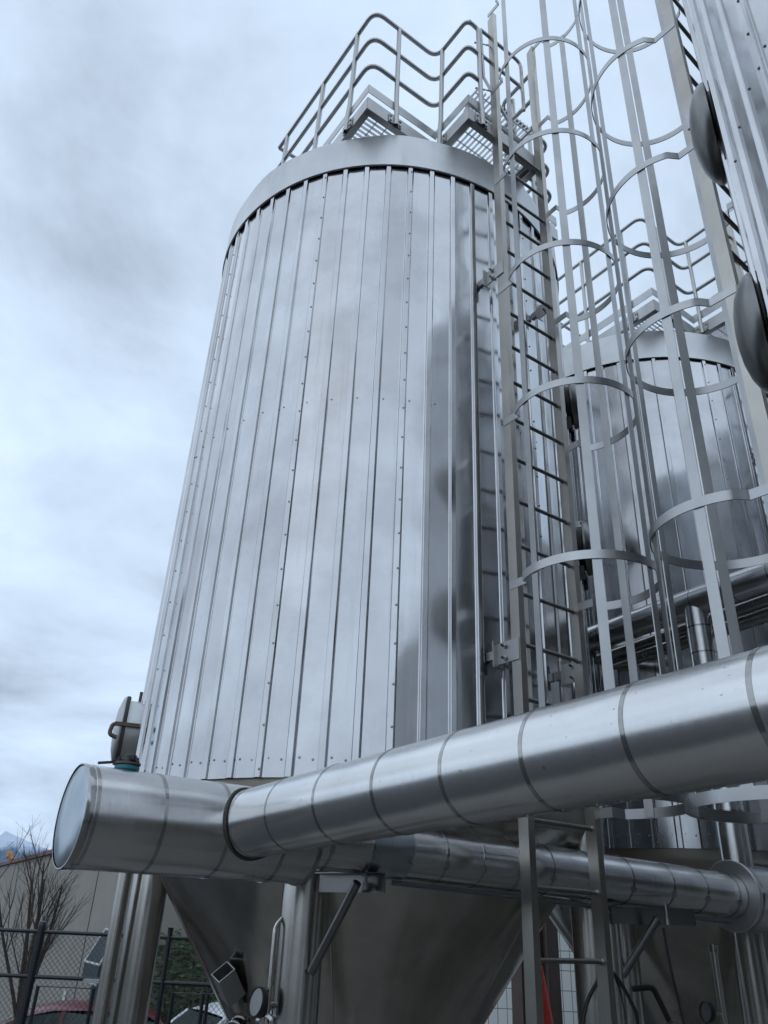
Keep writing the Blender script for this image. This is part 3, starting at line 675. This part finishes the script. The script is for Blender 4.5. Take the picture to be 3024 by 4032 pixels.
# rooftop mast with an orange head
mp = Vector((-16.4, 38.9, 0)) ; mp = Vector((-14.55, 34.5, 0))
t = root('roof_mast', 'thin mast with an orange head above the warehouse roof', 'mast', mp)
mz = Z(1.95)
b = MB()
for dx, dy in ((-.1, -.1), (.1, -.1), (0, .12)): b.tube([mp + Vector((dx, dy, HW - .3)), mp + Vector((dx * .8, dy * .8, mz - .35))], .025, 6)
for k in range(5): z = HW + k * .22; b.tube([mp + Vector((-.1, -.1, z)), mp + Vector((.1, -.1, z + .2))], .015, 5)
b.build('lattice', 'tube', t); b = MB(); b.box(mp + Vector((-.02, 0, mz - .12)), (.17, .17, .28), bev=.04); b.box(mp + Vector((.14, 0, mz - .24)), (.2, .12, .10), bev=.03); b.build('head', 'orange', t)

# white block building with brown columns, seen between the cones
t = root('white_block_building', 'white tiled block building glimpsed between the two cones', 'building', (5.0, 14.0, 0))
b = MB(); b.box((5.2, 15.0, 2.2), (7.2, 2.0, 4.4)); b.build('wall', 'block', t)
MB().box((5.2, 15, 4.45), (7.4, 2.2, .1)).build('roof', 'concrete', t)
def ibeam(label, x, y, a):
    t = root('steel_column', label, 'column', (x, y, 0), group='brown steel columns by the white building')
    b = MB(); rt = rotz(a)
    for p, s in (((0, -.09, 0), (.2, .014, 4)), ((0, .09, 0), (.2, .014, 4)), ((0, 0, 0), (.012, .166, 4))): b.box(Vector((x, y, 2.0)) + rt @ Vector(p), s, rt)
    b.build('shaft', 'column', t); MB().box((x, y, .012), (.36, .36, .024)).build('base_plate', 'column', t)
ibeam('wider brown steel column before the white building', 2.42, 11.6, .5)
ibeam('slimmer brown steel column at the left end of the white building', 2.28, 12.9, -.9)
t = root('downpipe', 'pale downpipe between the two brown columns', 'pipe', (2.32, 12.3, 0)); MB().lathe([(.045, 0), (.045, 4)], (2.32, 12.3, 0), seg=16).build('shaft', 'steelwhite', t)
t = root('traffic_cone', 'bright red cone standing behind the near ladder foot', 'cone', (1.90, 9.6, 0))
cz = Z(-.26) - .75
t.location.z = 0
cb = Z(-.325)
# stacked on a crate: top reaches near the lower window
MB().lathe([(.20, cb - .95), (.19, cb - .93), (.035, cb - .02), (.025, cb), (.001, cb + .002)], (1.90, 9.6, 0), seg=28).build('cone_body', 'redcone', t)
MB().box((1.90, 9.6, cb - .965), (.36, .36, .03), bev=.01).build('cone_base', 'redcone', t)
tc = root('storage_crate', 'grey crate with battened sides carrying the red cone', 'crate', (1.90, 9.6, 0))
hc = cb - .98
b = MB(); b.box((1.90, 9.6, hc / 2), (.8, .6, hc - .004), bev=.02)
for i in (-1, 0, 1): b.box((1.90 + i * .3, 9.29, hc / 2), (.06, .03, hc - .1))
b.build('box_body', 'concrete', tc)

# ---- fence at about 8.5 m
FY = 8.5
def fx(az, y=FY): return math.tan(R_(az)) * y
tf = root('chain_link_fence', 'tall black chain link fence with gates before the parked cars', 'fence', (-3, FY, 0))
ft = Z(-.205)
posts = [fx(-22.9), fx(-20.05), fx(-12.4), fx(-4)]
for i, x in enumerate(posts + [fx(-30)]):
    b = MB(); pr = .022 if i == 2 else .038; b.tube([(x, FY, 0), (x, FY, ft + .03)], pr, 14); b.lathe([(pr + .002, ft + .03), (pr + .004, ft + .06), (.03, ft + .085), (.001, ft + .095)], (x, FY, 0), seg=14); b.build('post', 'fence', tf)
for z in (ft, Z(-.575), .08):
    MB().tube([(fx(-34), FY + .0, z), (fx(-2), FY + .0, z)], .017, 8).build('rail', 'fence', tf)
def link_mesh(x0, x1, z0, z1, y, s=.05, w=.0021):
    b = MB(); L = x1 - x0; Hh = z1 - z0
    for sg in (1, -1):
        k = -Hh
        while k < L:
            a0 = max(0, k); a1 = min(L, k + Hh)
            if a1 > a0 + .01:
                za, zb_ = a0 - k, a1 - k
                if sg < 0: za, zb_ = Hh - za, Hh - zb_
                p = Vector((x0 + a0, y + sg * .002, z0 + za)); q = Vector((x0 + a1, y + sg * .002, z0 + zb_)); b.tube([p, q], w, 3, caps=False)
            k += s
    return b
link_mesh(fx(-34), fx(-2), .05, ft + .02, FY + .02).build('mesh_panel', 'mesh', tf, auto='raw')
gz = Z(-.645)
for (xa, xb) in ((fx(-20.05) + .10, fx(-16.3)), (fx(-15.9), fx(-12.4) - .1), (fx(-12.4) + .12, fx(-9.8)), (fx(-9.5), fx(-5))):
    gt = MB(); gt.tube([(xa, FY - .05, .1), (xa, FY - .05, gz), (xb, FY - .05, gz), (xb, FY - .05, .1), (xa, FY - .05, .1)], .018, 8); gt.build('gate_frame', 'fence', tf)
b = MB(); b.box((fx(-16.1), FY - .06, gz + .06), (.26, .08, .03)); b.build('latch', 'tube', tf)

# ---- hedge
t = root('hedge', 'clipped dark green hedge beyond the white car', 'hedge', (-2.4, 15, 0))
b = MB(); rnd = random.Random(11)
for i in range(15000):
    x = rnd.uniform(-3.5, 1.6); ztop = 2.30 + .16 * math.sin(x * 2.1) + .07 * math.sin(x * 7.3) + .05 * math.sin(x * 17)
    y = 14.9 + rnd.random() ** 2 * .8; z = rnd.uniform(.05, ztop)
    if rnd.random() < .2: z = ztop + rnd.uniform(-.1, .1) * rnd.random(); y = 14.9 + rnd.random() * 1.1
    if rnd.random() < .004: z = ztop + rnd.uniform(.1, .28)
    s = rnd.uniform(.03, .065); n = Vector((rnd.gauss(0, 1), rnd.gauss(-.6, 1), rnd.gauss(.4, 1))).normalized(); u, w, _ = basis(n); p = Vector((x, y, z))
    b.add([p - u * s, p + w * s * .5, p + u * s, p - w * s * .5], [(0, 1, 2, 3)])
b.build('foliage', 'leaf', t, auto='raw')
b = MB()
for i in range(12): x = -3.3 + i * .43; b.tube([(x, 15.3, 0), (x + .05, 15.3, 1.0), (x - .03, 15.35, 2.0)], .03, 6, r2=.01)
b.build('stems', 'bark', t)

# ---- bare tree
t = root('bare_tree', 'leafless young tree before the beige warehouse wall', 'tree', (-4.35, 11.8, 0))
trunk = MB(); crown = MB(); rnd = random.Random(21)
def branch(mb, p, d, L, r, depth):
    pts = [p]; n = 6; q = p.copy(); dd = d.copy()
    for i in range(n):
        dd = (dd + Vector((rnd.gauss(0, .05), rnd.gauss(0, .05), .055))).normalized(); q = q + dd * L / n; pts.append(q.copy())
    mb.tube(pts, r, 6 if r > .012 else 4, r2=r * .35)
    if depth <= 0: return
    k = [0, 5, 6, 7][depth] if depth < 4 else 6
    for i in range(k):
        f = rnd.uniform(.2, .95); j = min(n - 1, int(f * n)); bp = pts[j].lerp(pts[j + 1], f * n - j)
        az = rnd.uniform(0, 6.283); sp = rnd.uniform(.35, .7); ax = dd.cross(Vector((math.cos(az), math.sin(az), .01))).normalized()
        nd = (Matrix.Rotation(sp, 3, ax) @ dd).normalized()
        branch(crown, bp, nd, L * rnd.uniform(.38, .6) * (1 - .3 * f), r * .42 * (1 - .4 * f), depth - 1)
trunk.tube([(-4.35, 11.8, 0), (-4.34, 11.8, .9), (-4.36, 11.8, 1.55)], .062, 10, r2=.05)
for i in range(7):
    a = i * 2.4 + .3; sp = .08 + .5 * (i / 8) ** 1.1; d = Vector((math.cos(a) * sp, math.sin(a) * sp, 1)).normalized()
    branch(trunk, Vector((-4.36, 11.8, 1.15 + .06 * i)), d, 2.0 - .55 * i / 8 + rnd.uniform(-.15, .15), .034 - .002 * i, 3 if i < 7 else 2)
trunk.build('trunk', 'bark', t, auto='raw'); crown.build('crown', 'twigred', t, auto='raw')

# ---- cars
def car(label, x, y, ang, mat, suv=False):
    t = root('parked_car', label, 'car', (x, y, 0), rz=ang, group='cars parked beyond the fence')
    L = 4.3; W = .88; hr = 1.60 if suv else 1.42
    # stations along x (front = +x): body lower, belt
    xs = [-2.15, -2.08, -1.7, -1.0, 0, .7, 1.2, 1.8, 2.08, 2.15]
    belt = [.80, .92, .96, .96, .94, .93, .90, .80, .68, .55]
    wid = [.72, .80, .86, .88, .88, .88, .87, .84, .76, .66]
    b = MB(); vs = []
    for X, Bt, Wd in zip(xs, belt, wid):
        vs += [(X, -Wd + .06, .22), (X, -Wd, .36), (X, -Wd - .01, .6), (X, -Wd + .02, Bt - .07), (X, -Wd + .09, Bt), (X, 0, Bt + .03), (X, Wd - .09, Bt), (X, Wd - .02, Bt - .07), (X, Wd + .01, .6), (X, Wd, .36), (X, Wd - .06, .22)]
    m = 11; fs = [(i * m + k, i * m + (k + 1) % m, (i + 1) * m + (k + 1) % m, (i + 1) * m + k) for i in range(len(xs) - 1) for k in range(m)]
    fs += [tuple(range(m)), tuple((len(xs) - 1) * m + k for k in range(m))]
    b.add(vs, fs, True); b.build('body', mat, t, local=True, auto=None)
    # roof skin
    rx = [(-1.75, .98), (-1.45, hr - .14), (-1.2, hr - .04), (-.5, hr), (.1, hr - .01), (.45, hr - .08), (1.22, .93)]
    rw = [.74, .63, .60, .60, .61, .62, .74]
    b = MB()
    vs = []
    for (X, zz), w_ in list(zip(rx, rw))[1:6]: vs += [(X, -w_, zz - .035), (X, -w_ + .08, zz), (X, 0, zz + .015), (X, w_ - .08, zz), (X, w_, zz - .035)]
    fs = [(i * 5 + k, i * 5 + k + 1, (i + 1) * 5 + k + 1, (i + 1) * 5 + k) for i in range(4) for k in range(4)]
    b.add(vs, fs, True)
    for s in (-1, 1):  # pillars
        for a_, c_ in (((1.22, .74 * s, .92), (.45, .62 * s, hr - .11)), ((.0, .86 * s * .93, .93), (-.05, .605 * s, hr - .045)), ((-1.0, .83 * s * .95, .95), (-1.1, .60 * s, hr - .07)), ((-1.78, .74 * s, .95), (-1.42, .625 * s, hr - .16))):
            b.sweep([a_, c_], rect(.06, .05), up=(1, 0, .3))
    b.build('roof_and_pillars', mat, t, local=True, auto=None)
    g_ = MB()
    g_.add([(1.24, -.72, .93), (1.24, .72, .93), (.46, .60, hr - .10), (.46, -.60, hr - .10)], [(0, 1, 2, 3)]); g_.build('windscreen', 'glass', t, local=True)
    g_ = MB(); g_.add([(-1.80, -.70, .96), (-1.80, .70, .96), (-1.44, .60, hr - .17), (-1.44, -.60, hr - .17)], [(0, 1, 2, 3)]); g_.build('rear_window', 'glass', t, local=True)
    for s in (-1, 1):
        g_ = MB(); g_.add([(1.16, s * .75, .93), (0.0, s * .80, .93), (-.05, s * .60, hr - .06), (.42, s * .61, hr - .12)], [(0, 1, 2, 3)]); g_.add([(0, s * .80, .93), (-1.7, s * .75, .95), (-1.4, s * .61, hr - .17), (-.05, s * .60, hr - .06)], [(0, 1, 2, 3)]); g_.build('side_window', 'glass', t, local=True)
        mm = MB(); mm.box((.98, s * .95, .98), (.1, .16, .12), bev=.03); mm.build('mirror', mat, t, local=True)
        for wx in (-1.35, 1.35):
            w_ = MB(); w_.lathe([(.2, -.1), (.31, -.1), (.33, -.07), (.33, .07), (.31, .1), (.2, .1)], (wx, s * .80, .33), (0, 1, 0), 24); wo = w_.build('wheel', 'tyre', t, local=True)
            w2 = MB(); w2.lathe([(.205, .095 * s), (.18, .085 * s), (.05, .08 * s), (.001, .09 * s)], (wx, s * .80, .33), (0, 1, 0), 16); w2.build('rim', 'cap', wo, local=True)
        hl = MB(); hl.box((2.06, s * .60, .66), (.14, .28, .12), bev=.03); hl.build('headlight', 'disc', t, local=True)
    return t
ha = math.atan2(-.62, -.78)
car('dark red car parked beyond the fence at the lower left', -4.55, 14.1, math.atan2(-.25, -.97), 'redcar')
car('white car parked in front of the hedge', -1.75, 12.9, math.atan2(-.55, -.83), 'whitecar', True)

# ---- mountains
b = MB(); rnd = random.Random(5); nx, ny = 90, 14; vs = []
def ridge(x):
    return 172 + 30 * math.sin(x * .004 + 1) + 22 * math.sin(x * .0113 + 2) + 12 * math.sin(x * .031) + 6 * math.sin(x * .083 + 1)
for j in range(ny):
    for i in range(nx):
        x = -2600 + i * 44; y = 2500 + j * 45; f = math.sin(math.pi * min(1, j / (ny - 1)) ) ** .8
        vs.append((x + rnd.uniform(-9, 9), y, ridge(x) * f * (.9 + .12 * rnd.random()) - 3))
b.add(vs, [(j * nx + i, j * nx + i + 1, (j + 1) * nx + i + 1, (j + 1) * nx + i) for j in range(ny - 1) for i in range(nx - 1)]); o = b.build('mountains', 'mount', auto='keep'); o['kind'] = 'structure'

# added unseen tank, hall and ridge, put in for their reflections in the metal
TK_E = tank((5.97, 3.77), 'added unseen ribbed steel tank behind the right tank, mirrored in its neighbours', -30, [], legs=[off((5.97, 3.77), a_, 1.33) for a_ in (20, 110, 200, 290)])  # extra tank put in to darken what the ladder steel mirrors
t = root('added_hall', 'added unseen tall grey sheet clad hall, mirrored in the tank panels and pipe jackets', 'building', (9.5, -8, 0))  # hall added out of view to darken reflections at the right
b = MB(); b.box((12.4, -9.5, 4.4), (15, 8, 8.8)); b.box((14.7, 4.25, 4.4), (10.4, 19.5, 8.8))
for i in range(60): b.box((9.49, -5.2 + i * .32, 4.4), (.03, .08, 8.6))
for i in range(50): b.box((5.05 + i * .3, -5.49, 4.4), (.08, .03, 8.6))
b.build('wall', 'hallwall', t); MB().box((12.4, -9.5, 8.86), (15.2, 8.2, .12)).box((14.7, 4.4, 8.863), (10.6, 19.6, .12)).build('roof', 'capred', t)
b = MB(); rnd = random.Random(9); vs = []; nx = 160
for i in range(nx + 1):
    x = -60 + i * .75; h = 3.4 + 1.2 * math.sin(x * .21) + .7 * math.sin(x * .73 + 1) + rnd.uniform(-.35, .35)
    for (yy, hh) in ((-24, 0), (-25, h * .75), (-27, h), (-31, h * .6), (-36, 0)): vs.append((x, yy + rnd.uniform(-.3, .3), hh))
b.add(vs, [(i * 5 + k, i * 5 + k + 1, (i + 1) * 5 + k + 1, (i + 1) * 5 + k) for i in range(nx) for k in range(4)]); o = b.build('added_hills', 'grass', auto='keep'); o['kind'] = 'structure'  # unseen ridge added as a low dark band for the metal to mirror
# ------------------------------------------------------------------ light
w = bpy.data.worlds.new('World'); SC.world = w; w.use_nodes = True; nt = w.node_tree; bg = nt.nodes['Background']
sky = N(nt, 'ShaderNodeTexSky', sky_type='NISHITA'); sky.sun_disc = False; sky.sun_elevation = R_(38); sky.sun_rotation = R_(215); sky.ozone_density = 2
tc = N(nt, 'ShaderNodeTexCoord'); sp = N(nt, 'ShaderNodeSeparateXYZ'); nt.links.new(tc.outputs['Generated'], sp.inputs[0])
def mth(op, a, b_=None, c=None, clamp=False):
    n_ = N(nt, 'ShaderNodeMath', operation=op); n_.use_clamp = clamp
    for i, v in enumerate((a, b_, c)):
        if v is None: continue
        if isinstance(v, (int, float)): n_.inputs[i].default_value = v
        else: nt.links.new(v, n_.inputs[i])
    return n_.outputs[0]
zc = mth('MAXIMUM', sp.outputs['Z'], 0.0); den = mth('ADD', zc, .22)
cb_ = N(nt, 'ShaderNodeCombineXYZ'); nt.links.new(mth('DIVIDE', sp.outputs['X'], den), cb_.inputs['X']); nt.links.new(mth('DIVIDE', sp.outputs['Y'], den), cb_.inputs['Y'])
n1 = N(nt, 'ShaderNodeTexNoise'); n1.inputs['Scale'].default_value = 1.5; n1.inputs['Detail'].default_value = 9; n1.inputs['Roughness'].default_value = .58; n1.inputs['Distortion'].default_value = .25
mpn = N(nt, 'ShaderNodeMapping'); mpn.inputs['Location'].default_value = (3.1, 1.7, 0); nt.links.new(cb_.outputs[0], mpn.inputs[0]); nt.links.new(mpn.outputs[0], n1.inputs['Vector'])
cr = N(nt, 'ShaderNodeValToRGB'); e = cr.color_ramp.elements
e[0].position = .34; e[0].color = (4.5, 5.4, 6.6, 1); e[1].position = .64; e[1].color = (8.1, 9.9, 12.2, 1)
x_ = e.new(.47); x_.color = (6.5, 7.9, 9.7, 1)
nt.links.new(n1.outputs['Fac'], cr.inputs[0])
mx = N(nt, 'ShaderNodeMix', data_type='RGBA'); mx.inputs['Factor'].default_value = .9
nt.links.new(sky.outputs[0], mx.inputs['A']); nt.links.new(cr.outputs[0], mx.inputs['B'])
nt.links.new(mx.outputs['Result'], bg.inputs['Color']); bg.inputs['Strength'].default_value = .10
sl_ = bpy.data.lights.new('sun', 'SUN'); sl_.energy = .5; sl_.angle = R_(150); sl_.color = (1, .975, .95)
so = bpy.data.objects.new('sun', sl_); COL.objects.link(so)
sd = Vector((math.sin(R_(215)) * math.cos(R_(38)), math.cos(R_(215)) * math.cos(R_(38)), math.sin(R_(38))))
so.rotation_euler = sd.to_track_quat('Z', 'Y').to_euler(); so.location = (0, -5, 30)

hz_o = MB().box((0, 300, 150), (6400, 6500, 303)).build('haze', 'asphalt'); hz_o['kind'] = 'stuff'
hm = bpy.data.materials.new('haze_air'); hm.use_nodes = True; hn = hm.node_tree; hn.nodes.remove(hn.nodes['Principled BSDF'])
pv = hn.nodes.new('ShaderNodeVolumePrincipled'); pv.inputs['Color'].default_value = (.6, .78, .97, 1); pv.inputs['Density'].default_value = .00009
hn.links.new(pv.outputs[0], hn.nodes['Material Output'].inputs['Volume']); hz_o.data.materials.clear(); hz_o.data.materials.append(hm)
# ------------------------------------------------------------------ camera
zx, zy, F = 145., -3120., 1665.
up = Vector((zx, -zy, -F)).normalized(); fw = Vector((0, 0, -1)); yv = (fw - up * fw.dot(up)).normalized(); xv = yv.cross(up)
Rm = Matrix((xv, yv, up))
cam = bpy.data.cameras.new('camera'); co = bpy.data.objects.new('camera', cam); COL.objects.link(co)
mw = Rm.to_4x4(); mw.translation = Vector((0, 0, EYE)); co.matrix_world = mw
cam.sensor_fit = 'VERTICAL'; cam.sensor_height = 36; cam.lens = 36 * F / 2212; cam.clip_end = 8000; cam.clip_start = .05
SC.camera = co
vs_ = SC.view_settings; vs_.view_transform = 'Standard'; vs_.look = 'None'; vs_.exposure = .1; vs_.gamma = 1; vs_.use_curve_mapping = False
SC.render.resolution_x = 768; SC.render.resolution_y = 1024
